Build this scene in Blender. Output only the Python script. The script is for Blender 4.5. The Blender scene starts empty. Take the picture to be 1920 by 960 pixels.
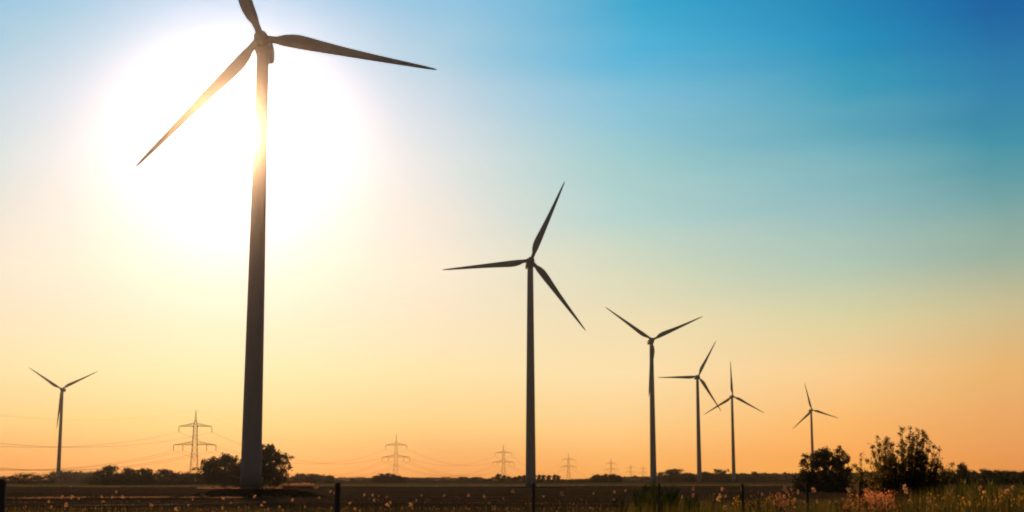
import bpy, math, random
import numpy as np
from mathutils import Vector, Matrix

PI = math.pi
R = math.radians
scene = bpy.context.scene
C = scene.collection

# ------------------------------------------------------------------ camera
F_PX, HORIZON, EYE = 2666.7, 901.0, 1.7            # photo pixels (1920 wide), metres
PITCH = math.atan((HORIZON - 480) / F_PX)
cam_d = bpy.data.cameras.new('camera')
cam_d.lens, cam_d.sensor_width = 50.0, 36.0
cam_d.clip_start, cam_d.clip_end = 0.1, 30000
cam_d.dof.use_dof = True
cam_d.dof.focus_distance = 300
cam_d.dof.aperture_fstop = 5.6
cam = bpy.data.objects.new('camera', cam_d)
C.objects.link(cam)
cam.location = (0, 0, EYE)
cam.rotation_euler = (PI / 2 + PITCH, 0, 0)
scene.camera = cam


def ray(px, py):
    u, v = (px - 960) / F_PX, (480 - py) / F_PX
    cp, sp = math.cos(PITCH), math.sin(PITCH)
    return Vector((u, cp - v * sp, sp + v * cp))


def at(px, py, depth):
    d = ray(px, py)
    return Vector((0, 0, EYE)) + d * (depth / d.y)


# ------------------------------------------------------------------ world and sun
SUN_DIR = ray(436, 250).normalized()
SUN_EL = math.asin(SUN_DIR.z)
SUN_AZ = math.atan2(SUN_DIR.x, SUN_DIR.y)          # clockwise from +Y
NISHITA = 0.05
SKY_AZ = [8.7, 16.3, 24.7, 30.6]                    # degrees of azimuth from the sun
SKY_EL = [0.0, 0.9, 2.1, 4.3, 6.4, 8.5, 10.7, 12.8, 15.0, 17.1, 19.2, 45.0]
ZEN = (0.010, 0.06, 0.18)
SKY = [
    [(1.033, 0.091, 0.077), (1.194, 0.249, 0.016), (1.451, 0.727, 0.101), (1.711, 1.164, 0.394), (1.762, 1.282, 0.687), (1.779, 1.419, 0.904), (1.571, 1.388, 1.054), (1.34, 1.382, 1.206), (1.043, 1.256, 1.277), (0.7, 1.135, 1.257), (0.401, 0.998, 1.323), ZEN],
    [(1.619, 0.458, 0.092), (1.66, 0.555, 0.063), (1.76, 0.881, 0.207), (1.915, 1.258, 0.489), (1.775, 1.301, 0.589), (1.388, 1.296, 0.728), (0.94, 1.239, 0.987), (0.757, 1.18, 0.993), (0.493, 1.056, 1.209), (0.142, 0.867, 1.227), (0.03, 0.7, 1.045), ZEN],
    [(1.901, 0.665, 0.027), (1.878, 0.497, 0.0), (1.911, 0.692, 0.02), (1.958, 1.049, 0.252), (1.496, 1.204, 0.444), (0.93, 1.08, 0.679), (0.662, 0.977, 0.826), (0.44, 0.893, 0.846), (0.102, 0.64, 0.803), (0.039, 0.518, 0.849), (0.037, 0.349, 0.705), ZEN],
    [(1.617, 0.343, 0.0), (1.589, 0.403, 0.0), (1.643, 0.505, 0.0), (1.708, 0.733, 0.013), (1.321, 0.925, 0.274), (0.728, 0.815, 0.443), (0.362, 0.681, 0.522), (0.128, 0.54, 0.572), (0.071, 0.377, 0.645), (0.043, 0.241, 0.571), (0.021, 0.126, 0.499), ZEN],
]

world = bpy.data.worlds.new('World')
scene.world = world
world.use_nodes = True
wn, wl = world.node_tree.nodes, world.node_tree.links
wn.clear()


def W(t, **kw):
    n = wn.new(t)
    for k, v in kw.items():
        setattr(n, k, v)
    return n


def wmath(op, a, b=None, clamp=False):
    n = W('ShaderNodeMath', operation=op, use_clamp=clamp)
    for i, x in enumerate((a, b)):
        if x is None:
            continue
        if isinstance(x, (int, float)):
            n.inputs[i].default_value = x
        else:
            wl.new(x, n.inputs[i])
    return n.outputs[0]


def wdot(v, d):
    n = W('ShaderNodeVectorMath', operation='DOT_PRODUCT')
    wl.new(v, n.inputs[0])
    n.inputs[1].default_value = d
    return n.outputs['Value']


def wmap(x, a, b, c=0.0, d=1.0, smooth=False):
    n = W('ShaderNodeMapRange', interpolation_type='SMOOTHSTEP' if smooth else 'LINEAR')
    wl.new(x, n.inputs[0])
    for i, q in enumerate((a, b, c, d)):
        n.inputs[i + 1].default_value = q
    return n.outputs[0]


def wmix(f, a, b, blend='MIX'):
    n = W('ShaderNodeMix', data_type='RGBA', blend_type=blend)
    n.clamp_factor = True
    for i, x in ((0, f), (6, a), (7, b)):
        if isinstance(x, (int, float)):
            n.inputs[i].default_value = x
        elif isinstance(x, tuple):
            n.inputs[i].default_value = (*x, 1)
        else:
            wl.new(x, n.inputs[i])
    return n.outputs[2]


geo = W('ShaderNodeNewGeometry')
neg = W('ShaderNodeVectorMath', operation='SCALE')
wl.new(geo.outputs['Incoming'], neg.inputs[0])
neg.inputs['Scale'].default_value = -1.0
DIR = neg.outputs[0]
sep = W('ShaderNodeSeparateXYZ')
wl.new(DIR, sep.inputs[0])
el = wmath('MULTIPLY', wmath('ARCSINE', sep.outputs[2]), 180 / PI)
hl = wmath('MAXIMUM', wmath('SQRT', wmath('ADD', wmath('MULTIPLY', sep.outputs[0], sep.outputs[0]), wmath('MULTIPLY', sep.outputs[1], sep.outputs[1]))), 1e-4)
caz = wmath('DIVIDE', wdot(DIR, (math.sin(SUN_AZ), math.cos(SUN_AZ), 0)), hl)
daz = wmath('MULTIPLY', wmath('ARCCOSINE', wmath('MINIMUM', wmath('MAXIMUM', caz, -1.0), 1.0)), 180 / PI)
sang = wmath('MULTIPLY', wmath('ARCCOSINE', wmath('MINIMUM', wdot(DIR, tuple(SUN_DIR)), 1.0)), 180 / PI)
# thin veils of high cloud bend the bands of colour a little
tex = W('ShaderNodeTexNoise')
mp = W('ShaderNodeMapping')
mp.inputs['Rotation'].default_value = (0, R(-14), 0)
mp.inputs['Scale'].default_value = (2.2, 1.0, 15.0)
wl.new(DIR, mp.inputs[0])
wl.new(mp.outputs[0], tex.inputs['Vector'])
tex.inputs['Scale'].default_value = 1.5
tex.inputs['Detail'].default_value = 4.0
VEIL = 0.7
veil = wmath('MULTIPLY', wmath('SUBTRACT', tex.outputs['Fac'], 0.5), VEIL)
el_v = wmath('ADD', el, wmath('MULTIPLY', veil, wmap(el, 1.0, 12.0, 0.0, 2.4)))
daz_v = wmath('ADD', daz, wmath('MULTIPLY', veil, 6.0))
el01 = wmap(el_v, 0, 45)
cols = []
for stops in SKY:
    r = W('ShaderNodeValToRGB')
    cr = r.color_ramp
    cr.interpolation = 'LINEAR'
    for i, (e, c) in enumerate(zip(SKY_EL, stops)):
        s = cr.elements[i] if i < 2 else cr.elements.new(e / 45)
        s.position = e / 45
        s.color = (*c, 1)
    wl.new(el01, r.inputs[0])
    cols.append(r.outputs[0])
sky = cols[0]
for i in range(1, 4):
    sky = wmix(wmap(daz_v, SKY_AZ[i - 1], SKY_AZ[i]), sky, cols[i])
# away from the sun the evening sky falls off to a dim blue grey
back = wmap(sang, 30, 85, 0, 1, True)
dim = wmix(wmap(el, 0, 50), (.09, .075, .065), (.05, .05, .06))
sky = wmix(back, sky, dim)
# aureole round the sun
def lobe(width):
    return wmath('MULTIPLY', wmath('EXPONENT', wmath('MULTIPLY', wmath('POWER', wmath('DIVIDE', sang, width), 1.5), -1.0)), 2.1)


lobes = W('ShaderNodeCombineColor')                # the red of the aureole reaches farther out than the blue
for i, wdt in enumerate((3.8, 2.9, 2.85)):
    wl.new(lobe(wdt), lobes.inputs[i])
g2 = wmath('EXPONENT', wmath('MULTIPLY', wmath('DIVIDE', sang, 3.6), -1.0))
glow = wmix(1.0, lobes.outputs[0], wmix(g2, (0, 0, 0), (1.15, .85, .78)), 'ADD')
sky = wmix(1.0, sky, glow, 'ADD')
below = wmap(el, -1.5, -0.1)
sky = wmix(below, (.04, .03, .02), sky)
bg = W('ShaderNodeBackground')
wl.new(sky, bg.inputs[0])
nis = W('ShaderNodeTexSky', sky_type='NISHITA')
nis.sun_disc = False
nis.sun_elevation = SUN_EL
nis.sun_rotation = SUN_AZ
nis.dust_density = 0.2
nis.ozone_density = 4.0
nsat = W('ShaderNodeHueSaturation')
nsat.inputs['Saturation'].default_value = 1.45
wl.new(nis.outputs[0], nsat.inputs['Color'])
nbg = W('ShaderNodeBackground')
wl.new(wmix(1.0, nsat.outputs[0], wmix(wmap(sang, 38, 85, 0, 1, True), (1.0, 1.0, 1.0), (.42, .34, .28)), 'MULTIPLY'), nbg.inputs[0])
nbg.inputs[1].default_value = NISHITA
add = W('ShaderNodeAddShader')
wl.new(bg.outputs[0], add.inputs[0])
wl.new(nbg.outputs[0], add.inputs[1])
wout = W('ShaderNodeOutputWorld')
wl.new(add.outputs[0], wout.inputs[0])

sun_d = bpy.data.lights.new('sun', 'SUN')
sun_d.energy = 5.0
sun_d.angle = R(0.5)
sun_d.color = (1.0, 0.58, 0.31)
sun = bpy.data.objects.new('sun', sun_d)
C.objects.link(sun)
sun.rotation_euler = (-SUN_DIR).to_track_quat('-Z', 'Y').to_euler()
sun.location = (0, 0, 60)

vs = scene.view_settings
vs.view_transform = 'Standard'
vs.look = 'None'
vs.exposure = -1.2
vs.gamma = 1.0
vs.use_curve_mapping = False
scene.cycles.use_denoising = True
scene.cycles.volume_bounces = 1
scene.cycles.max_bounces = 6
scene.cycles.sample_clamp_indirect = 3.0
scene.cycles.filter_width = 1.9


# ------------------------------------------------------------------ helpers
def tag(o, label=None, cat=None, group=None, kind=None):
    if label:
        o['label'] = label
    if cat:
        o['category'] = cat
    if group:
        o['group'] = group
    if kind:
        o['kind'] = kind
    return o


def empty(name, loc, rz=0.0):
    o = bpy.data.objects.new(name, None)
    C.objects.link(o)
    o.location = loc
    o.rotation_euler = (0, 0, rz)
    o.empty_display_size = 0.3
    return o


def link(name, mesh, parent=None):
    o = bpy.data.objects.new(name, mesh)
    C.objects.link(o)
    o.parent = parent
    return o


class MB:
    """collects shapes, builds them as one mesh"""
    def __init__(self):
        self.v, self.f, self.smooth = [], [], []

    def add(self, vs_, fs, smooth=False):
        b = len(self.v)
        self.v += [tuple(p) for p in vs_]
        self.f += [tuple(b + i for i in q) for q in fs]
        self.smooth += [smooth] * len(fs)

    def loft(self, rings, smooth=True, caps=True):
        n = len(rings[0])
        vs_ = [p for r_ in rings for p in r_]
        fs = [(k * n + i, k * n + (i + 1) % n, (k + 1) * n + (i + 1) % n, (k + 1) * n + i)
              for k in range(len(rings) - 1) for i in range(n)]
        if caps:
            fs.append(tuple(range(n - 1, -1, -1)))
            fs.append(tuple((len(rings) - 1) * n + i for i in range(n)))
        self.add(vs_, fs, smooth)

    def tube(self, pts, radii, n=6):
        pts = [Vector(p) for p in pts]
        if isinstance(radii, (int, float)):
            radii = [radii] * len(pts)
        rings = []
        for i, p in enumerate(pts):
            t = (pts[min(i + 1, len(pts) - 1)] - pts[max(i - 1, 0)]).normalized()
            a = t.cross(Vector((0.0, 1.0, 0.0)) if abs(t.y) < .9 else Vector((1.0, 0, 0))).normalized()
            b = t.cross(a)
            rings.append([p + (a * math.cos(2 * PI * k / n) + b * math.sin(2 * PI * k / n)) * radii[i] for k in range(n)])
        self.loft(rings)

    def bar(self, a, b, r):
        self.tube([a, b], r, 4)

    def mesh(self, name, mat):
        m = bpy.data.meshes.new(name)
        m.from_pydata(self.v, [], self.f)
        m.polygons.foreach_set('use_smooth', self.smooth)
        m.materials.append(mat)
        m.update()
        return m

    def build(self, name, mat, parent=None):
        return link(name, self.mesh(name, mat), parent)


def leaf_mesh(name, mat, P, L, rng, aspect=0.55, dirs=None, spread=1.0):
    """one quad (a folded leaf shape) per point; P (n,3), L (n,) lengths"""
    n = len(P)
    d = rng.normal(size=(n, 3))
    if dirs is not None:
        d = dirs + d * spread
    d /= np.linalg.norm(d, axis=1)[:, None] + 1e-9
    t = rng.normal(size=(n, 3))
    s = np.cross(d, t)
    s /= np.linalg.norm(s, axis=1)[:, None] + 1e-9
    L = np.asarray(L)[:, None]
    v = np.stack([P, P + d * L * .45 + s * L * aspect * .5, P + d * L, P + d * L * .45 - s * L * aspect * .5], 1).reshape(-1, 3)
    m = bpy.data.meshes.new(name)
    m.vertices.add(4 * n)
    m.vertices.foreach_set('co', v.astype(np.float32).ravel())
    m.loops.add(4 * n)
    m.loops.foreach_set('vertex_index', np.arange(4 * n, dtype=np.int32))
    m.polygons.add(n)
    m.polygons.foreach_set('loop_start', np.arange(0, 4 * n, 4, dtype=np.int32))
    m.update(calc_edges=True)
    m.materials.append(mat)
    return m


# ------------------------------------------------------------------ materials
def material(name):
    m = bpy.data.materials.new(name)
    m.use_nodes = True
    n = m.node_tree.nodes
    return m, n, m.node_tree.links, n['Principled BSDF']


def noise_color(n, l, scale, c1, c2, lo=.35, hi=.65, coord='Object', detail=5.0, stretch=None):
    tc = n.new('ShaderNodeTexCoord')
    t = n.new('ShaderNodeTexNoise')
    t.inputs['Scale'].default_value = scale
    t.inputs['Detail'].default_value = detail
    src = tc.outputs[coord]
    if stretch:
        mp_ = n.new('ShaderNodeMapping')
        mp_.inputs['Scale'].default_value = stretch
        l.new(src, mp_.inputs[0])
        src = mp_.outputs[0]
    l.new(src, t.inputs['Vector'])
    r = n.new('ShaderNodeValToRGB')
    r.color_ramp.elements[0].position, r.color_ramp.elements[0].color = lo, (*c1, 1)
    r.color_ramp.elements[1].position, r.color_ramp.elements[1].color = hi, (*c2, 1)
    l.new(t.outputs['Fac'], r.inputs[0])
    return r.outputs[0], t


def solid(name, c1, c2, scale=1.0, rough=.6, spec=.3, metal=0.0, stretch=None):
    m, n, l, b = material(name)
    c, _ = noise_color(n, l, scale, c1, c2, stretch=stretch)
    l.new(c, b.inputs['Base Color'])
    b.inputs['Roughness'].default_value = rough
    b.inputs['Specular IOR Level'].default_value = spec
    b.inputs['Metallic'].default_value = metal
    return m


def leafy(name, c1, c2, trans, tcol, scale=.6):
    m, n, l, b = material(name)
    c, _ = noise_color(n, l, scale, c1, c2)
    l.new(c, b.inputs['Base Color'])
    b.inputs['Roughness'].default_value = .6
    b.inputs['Specular IOR Level'].default_value = .15
    t = n.new('ShaderNodeBsdfTranslucent')
    t.inputs[0].default_value = (*tcol, 1)
    mx = n.new('ShaderNodeMixShader')
    mx.inputs[0].default_value = trans
    l.new(b.outputs[0], mx.inputs[1])
    l.new(t.outputs[0], mx.inputs[2])
    l.new(mx.outputs[0], n['Material Output'].inputs[0])
    return m


M_TOWER = solid('painted steel', (.36, .355, .36), (.44, .435, .44), .25, .6, .15, stretch=(1, 1, .15))
M_BLADE = solid('painted blade', (.32, .30, .29), (.38, .36, .35), .4, .55, .15)
M_PYLON = solid('galvanised steel', (.24, .17, .12), (.32, .24, .17), .2, .7, .2, 0)
M_WIRE = solid('conductor', (.12, .11, .10), (.18, .16, .14), .05, .6)
M_BARK = solid('bark', (.05, .035, .025), (.09, .065, .045), 2.0, .9, .1, stretch=(1, 1, .2))
M_LEAF = leafy('tree foliage', (.030, .038, .014), (.065, .070, .026), .18, (.10, .085, .02), .35)
M_LEAF2 = leafy('green foliage', (.040, .060, .016), (.075, .095, .025), .18, (.10, .12, .02), .35)
M_SHRUB = leafy('shrub leaves', (.05, .07, .016), (.10, .10, .03), .45, (.44, .29, .06), 3.0)
M_WEED = leafy('weed leaves', (.05, .075, .012), (.10, .11, .02), .3, (.20, .19, .02), 2.5)
M_GRASS = leafy('grass blades', (.07, .07, .016), (.14, .11, .03), .45, (.30, .22, .03), .8)
M_DRY = leafy('dry grass', (.20, .12, .05), (.34, .21, .10), .5, (.70, .36, .15), .9)
M_STEM = solid('plant stem', (.06, .07, .02), (.12, .10, .035), 3.0, .8, .1)
M_SEED = leafy('seed head', (.40, .22, .10), (.75, .48, .26), .75, (.97, .58, .27), 9.0)
M_PINK = leafy('pink blossom', (.45, .11, .04), (.70, .26, .13), .86, (1.0, .34, .12), 9.0)
M_GOLD = leafy('golden blossom', (.45, .18, .02), (.65, .32, .04), .82, (1.0, .45, .05), 4.0)
M_POST = solid('weathered fence post', (.07, .055, .04), (.13, .10, .075), 3.0, .8, .2, stretch=(1, 1, .2))
M_FWIRE = solid('fence wire', (.14, .12, .10), (.2, .17, .14), 3.0, .5, .4, .6)

# field: dark earth with stubble, furrows running across and paler streaks
m, n, l, b = material('field')
c_a, _ = noise_color(n, l, .02, (.095, .058, .024), (.21, .128, .055), .38, .62, stretch=(.35, 1.6, 1))
c_b, _ = noise_color(n, l, .9, (.085, .052, .022), (.25, .155, .070), .35, .68)
mx = n.new('ShaderNodeMix')
mx.data_type = 'RGBA'
mx.inputs[0].default_value = .5
l.new(c_a, mx.inputs[6])
l.new(c_b, mx.inputs[7])
tc = n.new('ShaderNodeTexCoord')
bt = n.new('ShaderNodeTexNoise')
bt.inputs['Scale'].default_value = .6
bt.inputs['Detail'].default_value = 8
l.new(tc.outputs['Object'], bt.inputs['Vector'])
df = n.new('ShaderNodeBsdfDiffuse')
df.inputs['Roughness'].default_value = .6
l.new(mx.outputs[2], df.inputs['Color'])
bp = n.new('ShaderNodeBump')
bp.inputs['Strength'].default_value = .8
bp.inputs['Distance'].default_value = .25
l.new(bt.outputs['Fac'], bp.inputs['Height'])
l.new(bp.outputs[0], df.inputs['Normal'])
l.new(df.outputs[0], n['Material Output'].inputs[0])
M_FIELD = m
def matte(name, c1, c2, scale):
    m, n, l, b = material(name)
    c, _ = noise_color(n, l, scale, c1, c2)
    d = n.new('ShaderNodeBsdfDiffuse')
    l.new(c, d.inputs['Color'])
    l.new(d.outputs[0], n['Material Output'].inputs[0])
    return m


M_VERGE = matte('grass verge', (.15, .13, .04), (.26, .21, .07), .06)
M_EARTH = matte('earth bank', (.035, .030, .014), (.075, .055, .028), .5)

# ------------------------------------------------------------------ terrain
TY = [-400, 0, 60, 150, 320, 500, 640, 900, 1300, 10000]
TZ = [0, 0, -.1, -1.3, -1.7, -1.6, -1.2, -.5, 0, 0]


def terrain(x, y):
    base = float(np.interp(y, TY, TZ))
    k = min(1.0, max(0.0, (y - 40) / 100)) * min(1.0, max(0.0, (1500 - y) / 400))
    return base + k * .18 * (math.sin(x * .034 + 1.3 + y * .004) * math.sin(y * .013 + x * .006) + .4 * math.sin(x * .083 + y * .05))


def build_ground():
    ys = sorted(set([-300, -100, -20] + list(range(0, 60, 6)) + list(range(60, 700, 10)) + list(range(700, 1600, 40)) + [1600, 2000, 2600, 3500, 5000, 7000, 9000]))
    xs = sorted(set(list(range(-300, 301, 10)) + [s * q for q in (330, 370, 420, 500, 600, 750, 950, 1200, 1600, 2200, 3200, 4500, 5900) for s in (-1, 1)]))
    v = [(x, y, terrain(x, y)) for y in ys for x in xs]
    nx = len(xs)
    f = [(j * nx + i, j * nx + i + 1, (j + 1) * nx + i + 1, (j + 1) * nx + i) for j in range(len(ys) - 1) for i in range(nx - 1)]
    mb = MB()
    mb.add(v, f, True)
    return tag(mb.build('field', M_FIELD), 'dark brown harvested field reaching to the horizon', 'field', kind='structure')


build_ground()


def ribbon(name, mat, xs, y0f, y1f, lift, label):
    mb = MB()
    K = 4
    v = []
    for x in xs:
        a, b_ = y0f(x), y1f(x)
        for k in range(K + 1):
            y = a + (b_ - a) * k / K
            v.append((x, y, terrain(x, y) + lift))
    f = [(i * (K + 1) + k, (i + 1) * (K + 1) + k, (i + 1) * (K + 1) + k + 1, i * (K + 1) + k + 1) for i in range(len(xs) - 1) for k in range(K)]
    mb.add(v, f, True)
    return tag(mb.build(name, mat), label, 'grass strip', kind='structure')


ribbon('grass_verge', M_VERGE, list(range(-460, 760, 10)),
       lambda x: 700 + .25 * x + 12 * math.sin(x * .02), lambda x: 980 + .2 * x + 15 * math.sin(x * .013), .12,
       'pale green grass verge along the far edge of the brown field')


def mound(cx, cy, rx, ry, top, label, seed):
    """low earth bank round a turbine foot: flat top, steep irregular rim"""
    rng = random.Random(seed)
    N = 48
    wob = [1 + .05 * rng.uniform(-1, 1) + .10 * math.sin(k * .52 + seed) + .05 * math.sin(k * 1.3) for k in range(N)]
    mb = MB()
    rings = []
    for fr, fh in ((1.3, -.25), (1.14, .06), (1.03, .42), (.93, .84), (.80, 1.0), (.5, 1.0), (.02, 1.0)):
        ring = []
        for k in range(N):
            a = 2 * PI * k / N
            w = wob[k] if fr > .6 else 1
            taper = 1 - .55 * abs(math.cos(a)) ** 5 * (fr > .75)
            x, y = cx + rx * fr * w * math.cos(a), cy + ry * fr * w * math.sin(a)
            g = terrain(x, y)
            z = g + (top - g) * fh * taper + (rng.uniform(-.16, .10) * (fh if fr > .7 else .3) if .1 < fh else 0)
            if fr < .6:
                z = top
            ring.append((x, y, z))
        rings.append(ring)
    mb.loft(rings, True, True)
    return tag(mb.build('earth_mound', M_EARTH), label, 'mound', kind='structure')


# ------------------------------------------------------------------ wind turbines
HUB_H, BLADE_R, TILT, OVER = 100.0, 38.6, R(4), 4.5


def tower_mesh():
    mb = MB()
    N = 40
    prof = []
    H = HUB_H - 1.9
    r0, r1 = 2.28, 1.32
    prof = [(H * k / 24, r0 + (r1 - r0) * (k / 24)) for k in range(25)]
    mb.loft([[(r_ * math.cos(2 * PI * i / N), r_ * math.sin(2 * PI * i / N), z) for i in range(N)] for z, r_ in prof])
    return mb.mesh('tower', M_TOWER)


def nacelle_mesh():
    """local: +Y is the tail"""
    mb = MB()
    rings = []
    for y, w, zb, zt in ((-2.6, 1.35, -1.4, 1.35), (-2.2, 1.7, -1.75, 1.7), (0, 1.95, -2.0, 1.95), (5.5, 1.9, -1.95, 1.9), (8.6, 1.7, -1.6, 1.75), (9.3, 1.4, -1.2, 1.45)):
        ring = []
        for k in range(28):
            a = 2 * PI * k / 28
            ca, sa = math.cos(a), math.sin(a)
            ex = .45
            x = w * math.copysign(abs(ca) ** ex, ca)
            s_ = math.copysign(abs(sa) ** ex, sa)
            z = s_ * (zt if s_ > 0 else -zb)
            ring.append((x, y, z - y * math.tan(TILT) * .5))
        rings.append(ring[::-1])
    mb.loft(rings)
    # weather mast and cooler on the roof
    mb.tube([(0.5, 7.6, 1.4), (0.5, 7.6, 3.0)], .05, 6)
    mb.tube([(-0.5, 7.6, 1.4), (-0.5, 7.6, 2.6)], .05, 6)
    return mb.mesh('nacelle', M_BLADE)


def hub_mesh():
    mb = MB()
    N = 28
    prof = [(-2.0, 1.1), (-1.6, 1.4), (-.6, 1.58), (.6, 1.55), (1.5, 1.25), (2.1, .8), (2.45, .3), (2.5, .02)]
    mb.loft([[(r_ * math.cos(2 * PI * i / N), r_ * math.sin(2 * PI * i / N), z) for i in range(N)] for z, r_ in prof])
    return mb.mesh('hub', M_BLADE)


def blade_mesh():
    """along +X, bulging trailing edge on +Y, +Z towards the wind"""
    mb = MB()
    N = 20
    rings = []
    #      x/R   lead  trail  thick twist
    prof = [(.025, .85, .85, .85, 0), (.055, .85, .85, .84, 0), (.09, .82, 1.05, .74, 14), (.13, .85, 1.55, .62, 15), (.18, .88, 1.95, .50, 14),
            (.22, .88, 2.0, .43, 12.5), (.27, .86, 1.9, .37, 11), (.35, .80, 1.62, .30, 8.5), (.5, .68, 1.18, .22, 5), (.65, .55, .86, .16, 3),
            (.8, .42, .60, .11, 1.5), (.92, .30, .38, .07, .5), (.98, .20, .20, .045, 0), (1.0, .06, .05, .015, 0)]
    for x, le, te, th, tw in prof:
        ring = []
        for k in range(N):
            a = 2 * PI * k / N
            y0 = math.cos(a)
            z0 = math.sin(a)
            y = (y0 * te if y0 > 0 else y0 * le) * (1.07 if x > .1 else .9)
            z = z0 * th * (1 if x < .06 else (1 - .55 * max(0, y0)))
            t = R(tw)
            ring.append((x * BLADE_R, y * math.cos(t) - z * math.sin(t), y * math.sin(t) + z * math.cos(t) + .6 * (x ** 2)))
        rings.append(ring)
    mb.loft(rings)
    return mb.mesh('blade', M_BLADE)


MESH_T = dict(tower=tower_mesh(), nacelle=nacelle_mesh(), hub=hub_mesh(), blade=blade_mesh())


def turbine(x, y, z, phase_deg, label, blade_scale=1.0, yaw=-3.4):
    t = empty('wind_turbine', (x, y, z), -R(yaw))
    tag(t, label, 'wind turbine', 'wind turbines standing in the field')
    link('tower', MESH_T['tower'], t)
    na = link('nacelle', MESH_T['nacelle'], t)
    na.location = (0, 0, HUB_H)
    ax = Vector((0, math.cos(TILT), -math.sin(TILT)))
    up = Vector((0, math.sin(TILT), math.cos(TILT)))
    hubp = Vector((0, 0, HUB_H)) - ax * OVER
    basis = Matrix((Vector((1, 0, 0)), up, -ax)).transposed().to_4x4()
    h = link('hub', MESH_T['hub'], t)
    h.matrix_local = Matrix.Translation(hubp) @ basis
    for k in range(3):
        bl = link('blade', MESH_T['blade'], t)
        bl.matrix_local = Matrix.Translation(hubp) @ basis @ Matrix.Rotation(R(phase_deg + 120 * k), 4, 'Z') @ Matrix.Diagonal((blade_scale, min(blade_scale, 1.02), 1, 1))
    return t


TURBINES = [
    (-56.87, 313.5, 0.0, -10.2, 1.045, 'tallest wind turbine in front, its tower crossing the glare of the sun'),
    (8.23, 633.2, None, 67.0, 1.035, 'second tallest wind turbine, alone on its own low mound in mid field'),
    (99.06, 1008.4, None, 144.9, 1.05, 'wind turbine with one blade hanging down its tower behind the dark weeds'),
    (178.27, 1369.1, None, 62.0, 1.02, 'wind turbine whose lower blade tip crosses a smaller turbine to its right'),
    (261.1, 1693.8, None, 91.8, 1.09, 'wind turbine with one blade straight up, overlapped by its left neighbour'),
    (424.1, 2026.0, None, 102.9, 1.03, 'smallest wind turbine, its foot hidden behind the flat topped tree'),
    (-491.9, 1559.9, None, 147.2, 1.13, 'wind turbine at far left with two blades raised like a letter V'),
]
for x, y, z, ph, bs, lab in TURBINES:
    turbine(x, y, terrain(x, y) if z is None else z, ph, lab, bs)

mound(-55.5, 314, 13.2, 9, 0.0, 'dark earth bank round the foot of the tallest wind turbine', 3)
mound(9.5, 633, 11.5, 9, terrain(8, 633) + .35, 'low dark earth bank round the foot of the second wind turbine', 8)

# ------------------------------------------------------------------ pylons and power lines
PY_H = 50.0
ARMS = [(38.8, 11.2, [1.0]), (26.2, 14.4, [1.0, .56])]   # height, half span, insulator places


def half_w(z):
    return float(np.interp(z, [0, 20, 26, 40, 43, 50], [3.1, 1.9, 1.65, 1.25, .5, .06]))


def pylon_meshes():
    body = MB()
    zs = [0, 7, 13, 18, 22.5, 26.2, 30, 33, 36, 38.8, 41, 43]
    for a, b_ in zip(zs, zs[1:]):
        wa, wb = half_w(a), half_w(b_)
        ca = [(-wa, -wa, a), (wa, -wa, a), (wa, wa, a), (-wa, wa, a)]
        cb = [(-wb, -wb, b_), (wb, -wb, b_), (wb, wb, b_), (-wb, wb, b_)]
        for k in range(4):
            q = (k + 1) % 4
            body.bar(ca[k], cb[k], .10)
            body.bar(ca[k], cb[q], .06)
            body.bar(ca[q], cb[k], .06)
            body.bar(cb[k], cb[q], .06)
    peak = MB()
    w = half_w(43)
    for sx, sy in ((-1, -1), (1, -1), (1, 1), (-1, 1)):
        peak.bar((sx * w, sy * w, 43), (0, 0, PY_H), .13)
    for z in (45, 47):
        w = half_w(z) * .9
        peak.bar((-w, -w, z), (w, w, z), .06)
        peak.bar((-w, w, z), (w, -w, z), .06)
    arms, ins = [], MB()
    for z, span, places in ARMS:
        mb = MB()
        w = half_w(z)
        for s in (-1, 1):
            tip = (s * span, 0, z)
            for sy in (-1, 1):
                mb.bar((s * w, sy * w, z), tip, .15)
                mb.bar((s * w, sy * w, z + 2.2), tip, .12)
                for k in range(1, 5):
                    t = k / 5
                    lo = (s * (w + (span - w) * t), sy * w * (1 - t), z)
                    hi = (s * (w + (span - w) * t), sy * w * (1 - t), z + 2.2 * (1 - t))
                    mb.bar(lo, hi, .07)
                    t2 = (k - 1) / 5
                    mb.bar((s * (w + (span - w) * t2), sy * w * (1 - t2), z), hi, .07)
        arms.append(mb.mesh('crossarm', M_PYLON))
    ins.tube([(0, 0, 0), (0, 0, -.4), (0, 0, -3.6), (0, 0, -4.2)], [.08, .2, .2, .08], 6)
    return body.mesh('lattice_body', M_PYLON), peak.mesh('mast_peak', M_PYLON), arms, ins.mesh('insulator', M_PYLON)


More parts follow.
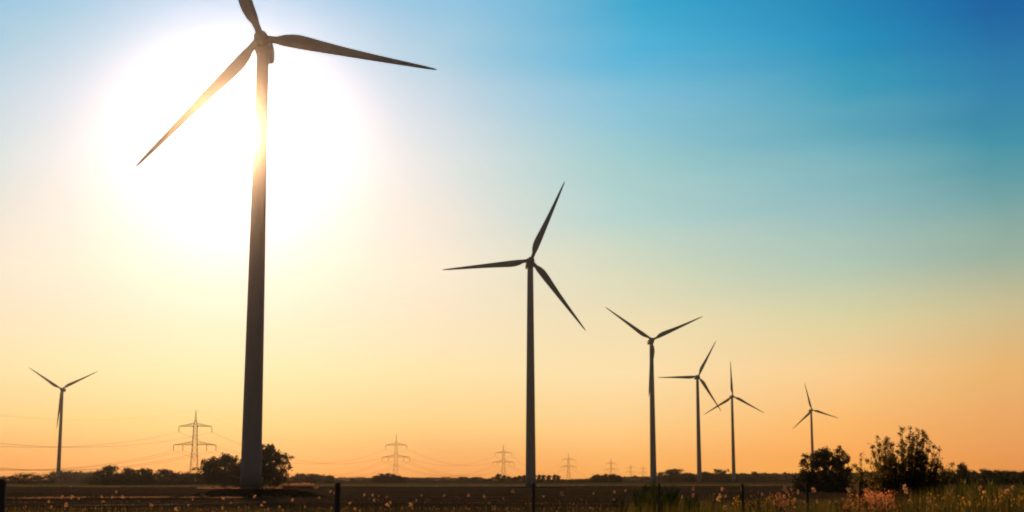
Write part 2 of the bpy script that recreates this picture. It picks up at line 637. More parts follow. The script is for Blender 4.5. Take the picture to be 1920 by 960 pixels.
PB, PPK, PARM, PIN = pylon_meshes()
PYLONS = [  # photo x, depth, label
    (363, 985, 'largest lattice pylon, with two crossarms, left of the tallest turbine'),
    (742, 1520, 'second largest lattice pylon, standing between the two tallest turbines'),
    (944, 1945, 'hazy lattice pylon just left of the second tallest turbine tower'),
    (1066, 2560, 'pale lattice pylon just right of the second tallest turbine tower'),
    (1146, 3150, 'faint lattice pylon above the dense dark thicket'),
    (1183, 4100, 'left one of two tiny faint pylons beside the third turbine tower'),
    (1206, 4500, 'right one of two tiny faint pylons beside the third turbine tower'),
]
LINE_DIR = []
pos = []
for px, d, lab in PYLONS:
    p = at(px, HORIZON, d)
    pos.append((p.x, p.y))
prev_pos = (pos[0][0] - (pos[1][0] - pos[0][0]) * .93, pos[0][1] - (pos[1][1] - pos[0][1]) * .80)
line = [prev_pos] + pos
attach = {}
for i, ((x, y), (px, d, lab)) in enumerate(zip(pos, PYLONS)):
    rz = 0.06
    z0 = terrain(x, y)
    t = tag(empty('power_pylon', (x, y, z0), rz), lab, 'pylon', 'pylons of the power line')
    link('lattice_body', PB, t)
    link('mast_peak', PPK, t)
    for (z, span, places), am in zip(ARMS, PARM):
        link('crossarm', am, t)
        for s in (-1, 1):
            for q in places:
                o = link('insulator', PIN, t)
                o.location = (s * span * q, 0, z)
OFFS = [(0, PY_H, 'thin earth wire strung over the tips of all the pylons')]
for s, nm in ((-1, 'left'), (1, 'right')):
    OFFS.append((s * ARMS[0][1], ARMS[0][0] - 4.2, f'cable hung from the {nm} tips of the upper pylon crossarms'))
    OFFS.append((s * ARMS[1][1], ARMS[1][0] - 4.2, f'cable hung from the {nm} tips of the lower pylon crossarms'))
    OFFS.append((s * ARMS[1][1] * .56, ARMS[1][0] - 4.2, f'cable hung from the {nm} middle of the lower pylon crossarms'))
for ox, oz, lab in OFFS:
    mb = MB()
    pts = []
    for k in range(len(line) - 1):
        a = Vector((line[k][0] + ox, line[k][1], oz))
        b_ = Vector((line[k + 1][0] + ox, line[k + 1][1], oz))
        sag = (b_ - a).length * .034
        N = 24
        for j in range(N + (k == len(line) - 2)):
            t = j / N
            q = a.lerp(b_, t)
            q.z -= sag * 4 * t * (1 - t)
            pts.append(q)
    mb.tube(pts, .07 if ox else .03, 5)
    tag(mb.build('power_cable', M_WIRE), lab, 'power cable', 'cables of the power line')


# ------------------------------------------------------------------ trees
def tree_meshes(seed, crown_w, trunk, n_limb, n_leaf, leaf, shape='round', mat=M_LEAF, clump=.15, stems=1):
    """unit tree: height 1, crown width crown_w; limbs fan from the trunk, clumps of leaves at their ends"""
    rng = random.Random(seed)
    nr = np.random.default_rng(seed)
    tm = MB()
    clumps = []
    tr = .022
    for s in range(stems):
        bx, by = (rng.uniform(-.5, .5) * crown_w * .6, rng.uniform(-.2, .2) * crown_w) if stems > 1 else (0, 0)
        top = Vector((bx + rng.uniform(-.04, .04), by, .80))
        tm.tube([(bx, by, -.02), (bx + .008, by, trunk * .6), (bx, by, trunk), (top.x * .6 + bx * .4, by, (trunk + .8) / 2), top], [tr * 1.5, tr, tr * .85, tr * .55, tr * .15], 7)
        for k in range(n_limb):
            f = (k + .5) / n_limb
            z0 = trunk * .8 + (.75 - trunk * .8) * f * .9
            a = k * 2.4 + rng.uniform(-.4, .4)
            if shape == 'round':
                rad = math.sin(PI * (.18 + .72 * f)) ** .7
            elif shape == 'flat':
                rad = .55 + .45 * math.sin(PI * min(1, f * .9 + .1))
            elif shape == 'column':
                rad = .6 + .4 * math.sin(PI * f)
            elif shape == 'umbrella':
                rad = .35 + .65 * f
            else:
                rad = .6 + .4 * rng.random()
            rad *= crown_w * .5 * rng.uniform(.6, 1.0)
            zt = min(.93, z0 + rng.uniform(.08, .22)) if shape != 'umbrella' else min(.92, z0 + .25)
            end = Vector((bx + rad * math.cos(a), by + rad * math.sin(a), zt))
            st = Vector((bx, by, z0))
            mid = st.lerp(end, .55) + Vector((0, 0, .03))
            tm.tube([st, mid, end], [tr * .45, tr * .28, tr * .08], 5)
            cr_ = clump * rng.uniform(.6, 1.15)
            clumps.append((end, cr_))
            clumps.append((mid + Vector((rng.uniform(-.06, .06), rng.uniform(-.06, .06), .02)), cr_ * .9))
            for q in range(2):
                e2 = end + Vector((rng.gauss(0, .7), rng.gauss(0, .7), rng.gauss(.1, .6))) * clump * .9
                if .04 < e2.z < .96:
                    tm.tube([mid, e2], [tr * .18, tr * .05], 4)
                    clumps.append((e2, cr_ * rng.uniform(.45, .75)))
        if shape in ('round', 'flat', 'bush'):           # low skirt of foliage down to the ground
            for k in range(9):
                a = k * .7 + rng.uniform(-.2, .2)
                q = crown_w * rng.uniform(.12, .40)
                clumps.append((Vector((bx + q * math.cos(a), by + q * math.sin(a), rng.uniform(.05, .2))), clump * rng.uniform(.7, 1.1)))
        clumps.append((top + Vector((0, 0, .10)), clump * .7))
        clumps.append((top, clump * .9))
    wts = np.array([c[1] ** 2 for c in clumps])
    idx = nr.choice(len(clumps), n_leaf, p=wts / wts.sum())
    cen = np.array([tuple(c[0]) for c in clumps])[idx]
    rad = np.array([c[1] for c in clumps])[idx]
    d = nr.normal(size=(n_leaf, 3))
    d /= np.linalg.norm(d, axis=1)[:, None]
    P = cen + d * (rad * nr.random(n_leaf) ** .5)[:, None] * np.array([1, 1, .78])
    P = P[P[:, 2] > .01]
    cm = leaf_mesh('crown', mat, P, leaf * nr.uniform(.6, 1.4, len(P)), nr, .7)
    # make the unit height exact
    return tm.mesh('trunk', M_BARK), cm, float(P[:, 2].max()), float(np.percentile(P[:, 0], 98) - np.percentile(P[:, 0], 2))


PROTO = {
    'round_a': tree_meshes(1, .95, .06, 15, 5200, .055, clump=.19),
    'round_b': tree_meshes(2, 1.05, .05, 15, 5200, .055, clump=.2),
    'round_c': tree_meshes(5, .9, .05, 15, 5000, .055, clump=.2),
    'big': tree_meshes(17, .85, .05, 34, 15000, .036, clump=.12),
    'bigwide': tree_meshes(14, 1.5, .04, 34, 15000, .04, clump=.17),
    'flat': tree_meshes(21, 1.2, .06, 34, 13000, .035, 'flat', clump=.115),
    'poplar': tree_meshes(31, .42, .3, 9, 1500, .06, 'column', clump=.15),
    'umbrella': tree_meshes(36, 1.15, .35, 10, 2200, .05, 'umbrella', clump=.15),
    'bush_a': tree_meshes(41, 2.2, .05, 9, 3800, .075, 'bush', clump=.26, stems=3),
    'bush_b': tree_meshes(42, 2.0, .05, 8, 3800, .08, 'bush', clump=.28, stems=3),
    'green_a': tree_meshes(51, 1.3, .1, 12, 3800, .06, mat=M_LEAF2, clump=.2),
    'green_b': tree_meshes(52, 1.5, .1, 11, 3800, .06, mat=M_LEAF2, clump=.22),
}
trng = random.Random(77)


def tree(px, ytop, wpx, depth, proto, label, group=None, name='tree', cat='tree', base=None):
    tm, cm, h1, w1 = PROTO[proto]
    p = at(px, ytop, depth)
    z0 = terrain(p.x, p.y) if base is None else base
    h = (p.z - z0) / h1
    w = wpx / F_PX * depth * .99 / w1
    t = tag(empty(name, (p.x, p.y, z0), 0), label, cat, group)
    t.scale = (w, w if w < 2 * h else 2 * h, h)
    link('trunk', tm, t)
    link('crown', cm, t)
    return t


# left hedgerow
HL = 'trees of the far hedgerow on the left'
LL = 'low dark tree in the long hedgerow left of the tallest turbine'
tree(54, 886, 54, 900, 'bush_a', 'low domed tree at the left end of the far hedgerow', HL)
tree(22, 892, 48, 950, 'bush_b', LL, HL)
tree(84, 892, 48, 950, 'bush_a', LL, HL)
for px, yt, w, pr in ((112, 886, 30, 'bush_b'), (128, 884, 34, 'bush_a'), (143, 887, 30, 'bush_b'), (163, 886, 34, 'bush_a'), (180, 888, 26, 'bush_b')):
    tree(px, yt - 3, w * 1.3, 1680, pr, LL, HL)
tree(202, 871, 42, 800, 'round_b', 'round dark tree rising highest from the hedgerow beside the left turbine', HL)
for px, yt, w, pr in ((184, 893, 40, 'bush_a'), (222, 890, 34, 'bush_b'), (291, 890, 32, 'bush_a'), (308, 882, 34, 'round_c'), (327, 889, 36, 'bush_b'), (347, 886, 36, 'bush_a'), (366, 889, 38, 'bush_b'), (384, 888, 34, 'bush_a'), (258, 892, 44, 'bush_b'), (236, 891, 30, 'bush_a')):
    tree(px, yt - 2.5, w * 1.25, 820 + trng.uniform(-20, 40), pr, LL, HL)
tree(240, 877, 30, 800, 'round_c', 'left one of two rounded trees joined side by side in the hedgerow', HL)
tree(268, 876, 40, 800, 'round_a', 'right one of two rounded trees joined side by side in the hedgerow', HL)
# two big trees behind the first tower
tree(424, 849, 92, 640, 'bigwide', 'broad dark tree just left of the tallest turbine tower')
tree(506, 832, 68, 620, 'big', 'tall open crowned tree just right of the tallest turbine tower')
tree(470, 868, 60, 660, 'round_b', 'lower tree behind the foot of the tallest turbine tower')
# beyond, right of the first tower
HM = 'trees in the far row right of the tallest turbine'
LM = 'grey green low tree in the row right of the tallest turbine'
for px, yt, w, pr in ((548, 893, 30, 'bush_a'), (567, 887, 34, 'bush_b'), (586, 888, 34, 'round_c'), (603, 889, 30, 'bush_a'), (618, 890, 18, 'round_a'), (577, 893, 44, 'bush_a'), (606, 894, 36, 'bush_b')):
    tree(px, yt, w, 1050 + trng.uniform(-20, 40), pr, LM, HM)
HF = 'trees of the low far line in the middle'
LF = 'tiny distant tree in the thin far line between the two tallest turbines'
for px in range(630, 1000, 15):
    yt = 897 - 2.6 * abs(math.sin(px * .11)) - trng.uniform(0, 1.2)
    tree(px + trng.uniform(-3, 3), yt, trng.uniform(22, 30), 1500 + trng.uniform(-60, 60), trng.choice(['bush_a', 'bush_b']), LF, HF)
tree(661, 894.5, 9, 1450, 'round_a', 'tiny round tree standing out of the thin far line', HF)
tree(864, 894, 14, 1450, 'round_c', 'small pointed far tree left of the third pylon', HF)
tree(888, 894, 18, 1450, 'round_b', 'small domed far tree close left of the third pylon', HF)
tree(802, 895.5, 12, 1450, 'round_a', 'small far tree right of the second largest pylon', HF)
HP = 'thicket at the foot of the second largest pylon'
for px, yt, w, pr in ((706, 890, 15, 'round_a'), (716, 887.5, 14, 'round_c'), (726, 886, 15, 'round_b'), (737, 888.5, 16, 'round_c'), (747, 890.5, 14, 'round_a'), (757, 893.5, 14, 'round_b'), (730, 893, 34, 'round_b')):
    tree(px, yt, w, 1150 + trng.uniform(-15, 15), pr, 'dark tree in the thicket at the foot of the second largest pylon', HP)
HR = 'row of small poplars by the second turbine'
for px, yt, w in ((934, 887.5, 11), (945, 890, 8), (953, 892, 7), (966, 893, 9), (974, 891, 9), (983, 890, 10), (991, 892, 8), (1001, 889, 9), (1011, 889, 8), (1019, 889.5, 8), (1029, 890, 9), (1040, 889, 9), (1047, 891, 7)):
    tree(px, yt, w, 1350 + trng.uniform(-20, 20), 'poplar', 'slim bare stemmed tree in the row at the second turbine foot', HR)
HT = 'far trees right of the second turbine'
for px in range(1000, 1120, 13):
    tree(px, 898.5 - trng.uniform(0, 2), 24, 1550 + trng.uniform(-30, 30), trng.choice(['bush_a', 'bush_b']), 'tiny bush in the far line right of the second turbine', HT, 'bush', 'bush')
HD = 'dense thicket below the faint pylon'
for px, yt in ((1113, 890.5), (1120, 888), (1128, 890), (1135, 887.5), (1143, 888.5), (1150, 887.5), (1157, 890), (1162, 892)):
    tree(px, yt, 11, 1300 + trng.uniform(-15, 15), trng.choice(['round_a', 'round_c', 'round_b']), 'small dark tree of the square thicket below the faint pylon', HD)
# right of the third tower
HG = 'trees in the far row among the right turbines'
LG = 'low grey tree in the far row among the right hand turbines'
tree(1261, 878, 44, 1850, 'round_b', 'domed dark tree between the third and fourth turbine towers', HG)
tree(1352, 878.5, 26, 1850, 'umbrella', 'small umbrella shaped tree between the fourth and fifth turbine towers', HG)
tree(1415, 884, 15, 1850, 'round_c', 'small round tree right of the fifth turbine tower', HG)
for px, yt, w, pr in ((1243, 893, 30, 'bush_a'), (1288, 887, 22, 'round_a'), (1301, 890, 24, 'bush_b'), (1322, 886, 22, 'round_c'), (1337, 889, 22, 'bush_a'), (1367, 890, 24, 'bush_b'), (1385, 889, 26, 'bush_a'), (1402, 890, 26, 'bush_b'), (1432, 891, 30, 'bush_a'), (1275, 893, 40, 'bush_b'), (1318, 893, 40, 'bush_a')):
    tree(px, yt - 2, w * 1.2, 1900 + trng.uniform(-20, 30), pr, LG, HG)
# flat topped tree in front of the last turbine
tree(1550, 837, 78, 410, 'flat', 'large flat topped tree in front of the smallest turbine')
tree(1514, 878, 52, 412, 'bush_b', 'rounded bush at the left foot of the large flat topped tree', None, 'bush', 'bush')
tree(1556, 878, 44, 402, 'green_b', 'dark bush under the middle of the large flat topped tree', None, 'bush', 'bush')
tree(1580, 893, 30, 408, 'bush_a', 'small dark bush at the right foot of the large flat topped tree', None, 'bush', 'bush')
# wood on the right
HW = 'trees of the green wood on the right'
LW = 'low green tree in the wood along the right horizon'
for px in range(1600, 1945, 15):
    yt = float(np.interp(px, [1600, 1700, 1760, 1850, 1945], [887, 884, 881, 880, 881])) + trng.uniform(-2, 2.5)
    tree(px + trng.uniform(-4, 4), yt, trng.uniform(36, 52), 760 + trng.uniform(-15, 45), trng.choice(['green_a', 'green_b', 'bush_a']), LW, HW)
tree(1803, 865, 20, 730, 'round_a', 'taller round headed tree standing above the wood on the right', HW)

# far wooded ridge: one hazy mass on the horizon
nr = np.random.default_rng(5)
P, L = [], []
for px in np.arange(1155, 1640, .07):
    top = float(np.interp(px, [1155, 1175, 1240, 1300, 1420, 1500, 1640], [899, 896, 894.5, 891, 889.5, 889, 887]))
    top += 0.7 * math.sin(px * .31) + .6 * math.sin(px * .13 + 1)
    for q in range(3):
        py = top + (904 - top) * nr.random() ** 1.3
        d = nr.uniform(2300, 2420)
        p = at(px, py, d)
        P.append(tuple(p))
        L.append(nr.uniform(2.0, 4.0))
link_o = link('distant_woodland', leaf_mesh('distant_woodland', M_LEAF, np.array(P), L, nr, .8))
tag(link_o, 'long grey wooded ridge along the horizon behind the right hand turbines', 'woodland', kind='stuff')

# ------------------------------------------------------------------ wire fence
fence = tag(empty('wire_fence', (0, 7.3, 0)), 'old wire fence on thin stakes running away to the right', 'fence')
FP = []
for k, (px, ytop, r_) in enumerate(((1, 898, .030), (633, 905, .0200), (1000, 905, .012), (1236, 906, .013), (1392, 907, .016), (1513, 905, .018), (1612, 903, .018), (1690, 905, .018), (1752, 905, .018), (1803, 905, .018), (1845, 905, .018))):
    d = 2.64 * (k + 2.78)
    p = at(px, ytop, d)
    FP.append(p)
    mb = MB()
    lean = (trng.uniform(-.02, .02), trng.uniform(-.02, .02))
    mb.tube([(lean[0], lean[1] - 7.3 + p.y, -.15), (0, p.y - 7.3, p.z * .5), (0, p.y - 7.3, p.z - .012), (0, p.y - 7.3, p.z)], [r_ * 1.05, r_, r_, r_ * .6], 10)
    o = mb.build('post', M_POST, fence)
    o.location.x = p.x
for hz in (1.58, 1.18, .75, .35):
    mb = MB()
    pts = []
    for a, b_ in zip(FP, FP[1:]):
        for j in range(6):
            t = j / 6
            q = a.lerp(b_, t)
            pts.append((q.x, q.y - 7.3 - .02, hz - .02 * 4 * t * (1 - t)))
    pts.append((FP[-1].x, FP[-1].y - 7.3 - .02, hz))
    mb.tube(pts, .0009, 5)
    mb.build('wire', M_FWIRE, fence)


# ------------------------------------------------------------------ shrub beyond the fence
def shrub(px, depth, ytop, spread_px, label, seed, n_stem, leaves):
    rng = random.Random(seed)
    nr_ = np.random.default_rng(seed)
    p = at(px, ytop, depth)
    z0 = terrain(p.x, p.y)
    H = p.z - z0
    Wd = spread_px / F_PX * depth
    t = tag(empty('shrub', (p.x, p.y, z0)), label, 'shrub')
    st = MB()
    LP, LD = [], []
    prof = SHRUB_TOP
    for k in range(n_stem):
        if k < 3 * len(prof):                            # the outline's sprays, each of three stems
            q, c = prof[k // 3], k % 3
            f, hx = q[0] + (0, -.055, .05)[c], q[1] * H * (1, .955, .93)[c]
        else:
            f = rng.uniform(-.95, .95)
            hx = float(np.interp(f, [q[0] for q in prof], [q[1] for q in prof])) * H * rng.uniform(.62, .92)
        tx = f * Wd * .5
        ty = rng.uniform(-.35, .35) * Wd
        bx, by = tx * .25, ty * .3
        pts = []
        for j in range(7):
            s = j / 6
            e = s ** 1.5
            pts.append(Vector((bx + (tx - bx) * (s * .55 + e * .45) + rng.gauss(0, .015), by + (ty - by) * e + rng.gauss(0, .015), hx * s)))
        st.tube(pts, [.020 * (1 - j / 6.6) + .002 for j in range(7)], 5)
        tw = []
        for j in range(1, 7):
            for q in range(3):
                a = rng.uniform(0, 2 * PI)
                ln = rng.uniform(.10, .28) * (1.2 - j / 6.4)
                s0 = pts[j]
                e0 = s0 + Vector((math.cos(a) * ln, math.sin(a) * ln, ln * rng.uniform(.6, 1.4)))
                if e0.z > hx * 1.02:
                    continue
                st.tube([s0, e0], [.005, .0015], 4)
                tw.append((s0, e0))
        segs = [(pts[j], pts[j + 1]) for j in range(1, 6)] + tw
        for a, b_ in segs:
            nl = max(2, int(leaves / n_stem / len(segs) * (1.35 - .65 * a.z / H)))
            for q in range(nl):
                s = rng.random()
                c = a.lerp(b_, s) + Vector((rng.gauss(0, .022), rng.gauss(0, .022), rng.gauss(0, .022)))
                LP.append(tuple(c))
                LD.append(tuple((b_ - a).normalized() * .5 + Vector((0, 0, .2))))
    st.build('stems', M_BARK, t)
    link('foliage', leaf_mesh('foliage', M_SHRUB, np.array(LP), nr_.uniform(.028, .056, len(LP)), nr_, .5, np.array(LD), .8), t)
    return t


SHRUB_TOP = [(-.99, .70), (-.86, .76), (-.66, .87), (-.52, .91), (-.42, .94), (-.33, .89), (-.2, .93), (-.1, .84), (.0, .87), (.08, .93), (.15, 1.0), (.21, 1.01), (.27, .98), (.34, .95), (.42, .86), (.52, .97), (.57, .93), (.66, .84), (.78, .80), (.95, .77)]
shrub(1690, 30, 806, 165, 'leafy shrub with upright sprays standing taller than the fence at right', 9, 140, 105000)
SHRUB_TOP = [(-1, .8), (0, 1), (1, .85)]
shrub(1616, 24, 853, 42, 'thin young shrub left of the tall leafy shrub', 12, 7, 1300)

# ------------------------------------------------------------------ meadow plants
prg = random.Random(101)
pnr = np.random.default_rng(101)


def seed_plant_meshes(seed, n_head):
    """unit-height stalk with pale fluffy seed heads"""
    rng = random.Random(seed)
    nr_ = np.random.default_rng(seed)
    mb = MB()
    pts = [Vector((rng.gauss(0, .008) * j, rng.gauss(0, .008) * j, j / 5)) for j in range(6)]
    mb.tube(pts, [.006, .005, .0045, .004, .003, .0025], 5)
    heads = [pts[-1]]
    for k in range(n_head - 1):
        s0 = pts[rng.choice([2, 3, 4])]
        a = rng.uniform(0, 2 * PI)
        e = s0 + Vector((math.cos(a) * .05, math.sin(a) * .05, rng.uniform(.05, .14)))
        mb.tube([s0, e], [.003, .0015], 4)
        heads.append(e)
    tufts = []
    for h in heads:
        size = rng.uniform(.6, 1.15)
        LP, LD = [], []
        for q in range(30):
            d = Vector((rng.gauss(0, 1), rng.gauss(0, 1), rng.gauss(.6, 1))).normalized()
            LP.append(tuple(h + d * .003))
            LD.append(tuple(d))
        tufts.append(leaf_mesh('seed_head', M_SEED, np.array(LP), size * nr_.uniform(.014, .034, len(LP)), nr_, .6, np.array(LD), .12))
    return mb.mesh('stalk', M_STEM), tufts


def leafy_weed_meshes(seed, bloom=None, n_leaf=64, n_side=4):
    rng = random.Random(seed)
    nr_ = np.random.default_rng(seed)
    mb = MB()
    pts = [Vector((rng.gauss(0, .01) * j, rng.gauss(0, .01) * j, j / 6)) for j in range(7)]
    mb.tube(pts, [.008, .007, .006, .005, .004, .003, .002], 5)
    sides = []
    for k in range(n_side):
        j = rng.choice([3, 4, 5])
        a = rng.uniform(0, 2 * PI)
        e = pts[j] + Vector((math.cos(a) * rng.uniform(.06, .2), math.sin(a) * rng.uniform(.06, .2), rng.uniform(.08, .28)))
        e.z = min(e.z, .98)
        mb.tube([pts[j], e], [.004, .0015], 4)
        sides.append((pts[j], e))
    LP, LD, LL_ = [], [], []
    for q in range(n_leaf):
        z = rng.uniform(.08, .92)
        j = min(5, int(z * 6))
        c = pts[j].lerp(pts[j + 1], z * 6 - j)
        a = rng.uniform(0, 2 * PI)
        LP.append(tuple(c))
        LD.append((math.cos(a), math.sin(a), rng.uniform(.7, 1.6)))
        LL_.append(rng.uniform(.12, .24) * (1.2 - .6 * z))
    lm = leaf_mesh('leaves', M_WEED, np.array(LP), np.array(LL_), nr_, .3, np.array(LD), .15)
    fm = None
    if bloom:
        BP = []
        for a, b_ in sides + [(pts[5], pts[6])]:
            for q in range(rng.randint(8, 26)):
                c = a.lerp(b_, rng.uniform(.3, 1.1) ** .7) + Vector((rng.gauss(0, .03), rng.gauss(0, .03), rng.gauss(0, .03)))
                BP.append(tuple(c))
        fm = leaf_mesh('blossoms', bloom, np.array(BP), nr_.uniform(.016, .036, len(BP)), nr_, .8)
    return mb.mesh('stalk', M_STEM), lm, fm


SEEDS = [seed_plant_meshes(s, nh) for s, nh in ((1, 1), (2, 2), (3, 3), (4, 1))]
WEEDS = [leafy_weed_meshes(s) for s in (11, 12, 13)]
PINKS = [leafy_weed_meshes(s, M_PINK, 26, 8) for s in (21, 22, 23, 24)]
GOLDS = [leafy_weed_meshes(s, M_GOLD, 30, 8) for s in (31, 32, 33, 34)]


def plant(name, protos, px, ytop, depth, label, cat, group, fat=1.0):
    pr = prg.choice(protos)
    p = at(px, ytop, depth)
    z0 = terrain(p.x, p.y)
    h = p.z - z0
    if h < .25:
        return None
    t = tag(empty(name, (p.x, p.y, z0), prg.uniform(0, 2 * PI)), label, cat, group)
    t.rotation_euler = (prg.gauss(0, .07), prg.gauss(0, .07), t.rotation_euler.z)
    t.scale = (fat, fat, h)
    link('stalk', pr[0], t)
    if len(pr) == 2:
        for tuft in pr[1]:
            link('seed_head', tuft, t)
    else:
        link('leaves', pr[1], t)
        if pr[2] is not None:
            link('blossoms', pr[2], t)
    return t


SPARKS = [(92, 942), (122, 934), (135, 934), (150, 936), (200, 933), (232, 933), (215, 924), (311, 953), (336, 957), (362, 937), (360, 948), (420, 936), (430, 944), (428, 953), (475, 933), (495, 941), (494, 956), (533, 951), (554, 938), (609, 934), (619, 925), (626, 923),
          (677, 928), (690, 929), (707, 946), (717, 931), (728, 932), (728, 943), (778, 930), (783, 945), (802, 954), (835, 931), (859, 937), (873, 930), (898, 932), (878, 955), (921, 944), (936, 935), (930, 955), (960, 923), (955, 954), (1024, 932), (1045, 927), (1044, 942), (1054, 952), (1104, 926), (1135, 922), (1167, 921), (1153, 938), (1190, 937), (1187, 950), (45, 950), (265, 947), (655, 945), (760, 948), (995, 946)]
for px, py in SPARKS:
    plant('seed_stalk', SEEDS, px, py - 1, prg.uniform(24, 42), 'thin dry stalk with glowing seed head rising from the dark left field', 'wild plant', 'dry seed stalks over the left field', prg.uniform(.9, 1.7))
for k in range(46):
    px = prg.uniform(1260, 1920)
    plant('seed_stalk', SEEDS, px, prg.uniform(912, 955), prg.uniform(18, 34), 'pale seed stalk among the weeds at right', 'wild plant', 'dry seed stalks among the right weeds', prg.uniform(.8, 1.3))
# dark upright weeds in front of the third turbine
for k in range(26):
    px = prg.gauss(1228, 17) if k < 17 else prg.gauss(1278, 16)
    yt = 903 + abs(px - 1222) * .32 + prg.uniform(0, 8)
    plant('tall_weed', WEEDS, px, yt, prg.uniform(17, 22), 'tall dark leafy weed in the clump below the third turbine', 'weed', 'dark weeds below the third turbine', 1.1)
for k in range(34):
    px = prg.uniform(1150, 1600)
    plant('tall_weed', WEEDS, px, prg.uniform(922, 948), prg.uniform(18, 34), 'green leafy weed in the meadow between clump and tall shrub', 'weed', 'green weeds in the right meadow', 1.0)
for k in range(44):
    px = prg.uniform(1775, 1925)
    yt = float(np.interp(px, [1775, 1810, 1860, 1925], [905, 884, 893, 905])) + abs(prg.gauss(0, 16))
    plant('tall_weed', WEEDS, px, yt, prg.uniform(20, 32), 'tall green weed right of the leafy shrub', 'weed', 'tall weeds at the right edge', 1.0)
for k in range(30):
    px = prg.gauss(1636, 18)
    plant('flowering_weed', PINKS, px, 912 + abs(px - 1632) * .55 + prg.uniform(0, 22), prg.uniform(18, 30), 'pink flowering weed in the bright clump below the tall shrub', 'wild flower', 'pink flowers below the shrub', 1.0)
for k in range(7):
    plant('flowering_weed', PINKS, prg.gauss(1450, 14), prg.uniform(922, 950), prg.uniform(16, 24), 'pink flowering weed in the clump right of the thin fence stake', 'wild flower', 'pink flowers in mid meadow', .9)
for k in range(80):
    px = prg.choice([prg.gauss(1755, 26), prg.gauss(1900, 22), prg.gauss(1835, 26)])
    plant('golden_weed', GOLDS, px, prg.uniform(922, 955), prg.uniform(18, 32), 'golden orange flowering weed near the bottom right corner', 'wild flower', 'golden flowers at the bottom right', 1.0)
for k in range(16):
    plant('golden_weed', GOLDS, prg.gauss(1430, 26), prg.uniform(932, 956), prg.uniform(16, 24), 'golden flowering weed in the clump near the thin fence stake', 'wild flower', 'golden flowers in mid meadow', .9)


# grass: countless blades, thick on the right, thin on the left
def grass(name, mat, label, spots, lens, aspect, lean):
    P = np.array(spots)
    n_ = len(P)
    dirs = np.stack([pnr.normal(0, lean, n_), pnr.normal(0, lean, n_), np.ones(n_)], 1)
    o = link(name, leaf_mesh(name, mat, P, np.array(lens), pnr, aspect, dirs, .02))
    return tag(o, label, 'grass', kind='stuff')


sp, ln = [], []
for k in range(17000):
    d = 9 + 41 * pnr.random() ** .8
    px = pnr.uniform(1120, 1960)
    tops = float(np.interp(px, [1120, 1200, 1240, 1300, 1400, 1600, 1700, 1800, 1860, 1960], [958, 930, 920, 930, 934, 926, 912, 900, 902, 908]))
    p = at(px, tops + abs(pnr.normal(0, 18)), d)
    if p.z < .2:
        continue
    z0 = terrain(p.x, p.y)
    sp.append((p.x, p.y, z0))
    ln.append(p.z - z0)
grass('meadow_grass', M_GRASS, 'tall green and yellow meadow grass filling the right foreground', sp, ln, .012, .06)
sp, ln = [], []
for k in range(4000):
    d = 14 + 46 * pnr.random()
    px = pnr.uniform(-40, 1200)
    p = at(px, 938 + abs(pnr.normal(0, 22)), d)
    if p.z < .15:
        continue
    z0 = terrain(p.x, p.y)
    sp.append((p.x, p.y, z0))
    ln.append(p.z - z0)
grass('meadow_grass', M_GRASS, 'thin dark grass along the bottom edge in front of the field', sp, ln, .012, .08)
# stubble and tussocks on the field
sp, ln = [], []
for k in range(26000):
    y = 75 + 520 * pnr.random() ** 1.2
    x = pnr.uniform(-.42, .42) * y
    if math.sin(x * .05 + y * .11) + math.sin(y * .21 - x * .013) + pnr.normal(0, .8) < .6:
        continue
    sp.append((x, y, terrain(x, y)))
    ln.append(pnr.uniform(.08, .28))
for k in range(2600):                                # a denser dry streak on the left
    x = pnr.uniform(-98, -52)
    y = 272 + pnr.normal(0, 4) + .15 * (x + 75)
    if math.sin(x * .9) + math.sin(x * .37 + 2) + pnr.normal(0, .5) < -.2:
        continue
    sp.append((x, y, terrain(x, y)))
    ln.append(pnr.uniform(.15, .4))
for k in range(5000):                                # straw along the near edge of the verge
    x = pnr.uniform(-300, 380)
    y = 700 + .25 * x + 12 * math.sin(x * .02) + pnr.normal(0, 9)
    sp.append((x, y, terrain(x, y)))
    ln.append(pnr.uniform(.3, .7))
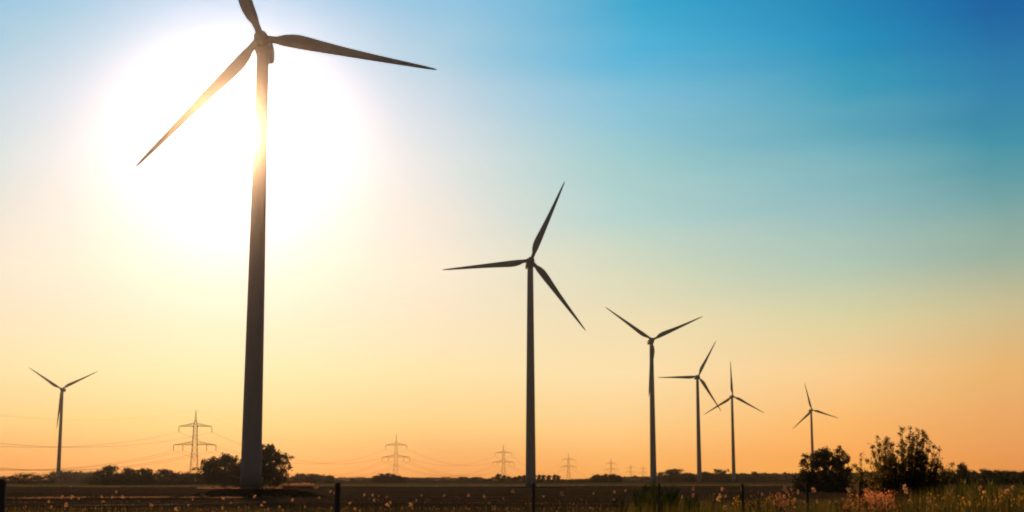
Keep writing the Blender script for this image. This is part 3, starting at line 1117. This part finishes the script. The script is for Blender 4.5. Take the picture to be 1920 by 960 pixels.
grass('field_stubble', M_DRY, 'short dry stubble scattered over the brown field', sp, ln, .25, .5)
# dry grass on the bank of the first turbine
sp, ln = [], []
for k in range(4200):
    a = pnr.uniform(0, 2 * PI)
    r_ = pnr.uniform(.78, 1.0)
    x, y = -55.5 + 13.2 * r_ * math.cos(a), 314 + 9 * r_ * math.sin(a)
    if x < -50 and pnr.random() < .8:
        continue
    sp.append((x, y, -.12))
    ln.append(pnr.uniform(.25, .65) + (1.0 if -49 < x < -43.5 else 0) * pnr.random())
for k in range(2600):                                # tufts on the bank's slope and foot
    a = pnr.uniform(0, 2 * PI)
    r_ = pnr.uniform(1.0, 1.35)
    x, y = -55.5 + 13.2 * r_ * math.cos(a), 314 + 9 * r_ * math.sin(a)
    if math.sin(a * 9) + math.sin(a * 23 + 1) + pnr.normal(0, .5) < .3 or abs(x + 55.5) > 11:
        continue
    sp.append((x, y, terrain(x, y) - .1 + max(0, 1.12 - r_) * 4))
    ln.append(pnr.uniform(.25, .7))
grass('bank_grass', M_DRY, 'dry grass along the rim of the bank at the tallest turbine', sp, ln, .22, .35)

# ------------------------------------------------------------------ haze
HAZE = 3.8e-5
m = bpy.data.materials.new('haze')
m.use_nodes = True
n, l = m.node_tree.nodes, m.node_tree.links
n.clear()
pv = n.new('ShaderNodeVolumePrincipled')
pv.inputs['Color'].default_value = (.95, .93, .90, 1)
pv.inputs['Density'].default_value = HAZE
pv.inputs['Anisotropy'].default_value = .98
out = n.new('ShaderNodeOutputMaterial')
l.new(pv.outputs[0], out.inputs['Volume'])
mb = MB()
x0, x1, y0, y1, z0, z1 = -6100, 6100, -400, 9200, -3.2, 152
mb.add([(x0, y0, z0), (x1, y0, z0), (x1, y1, z0), (x0, y1, z0), (x0, y0, z1), (x1, y0, z1), (x1, y1, z1), (x0, y1, z1)],
       [(3, 2, 1, 0), (4, 5, 6, 7), (0, 1, 5, 4), (1, 2, 6, 5), (2, 3, 7, 6), (3, 0, 4, 7)])
tag(mb.build('haze', m), 'thin warm evening haze over the whole plain', 'haze', kind='stuff')
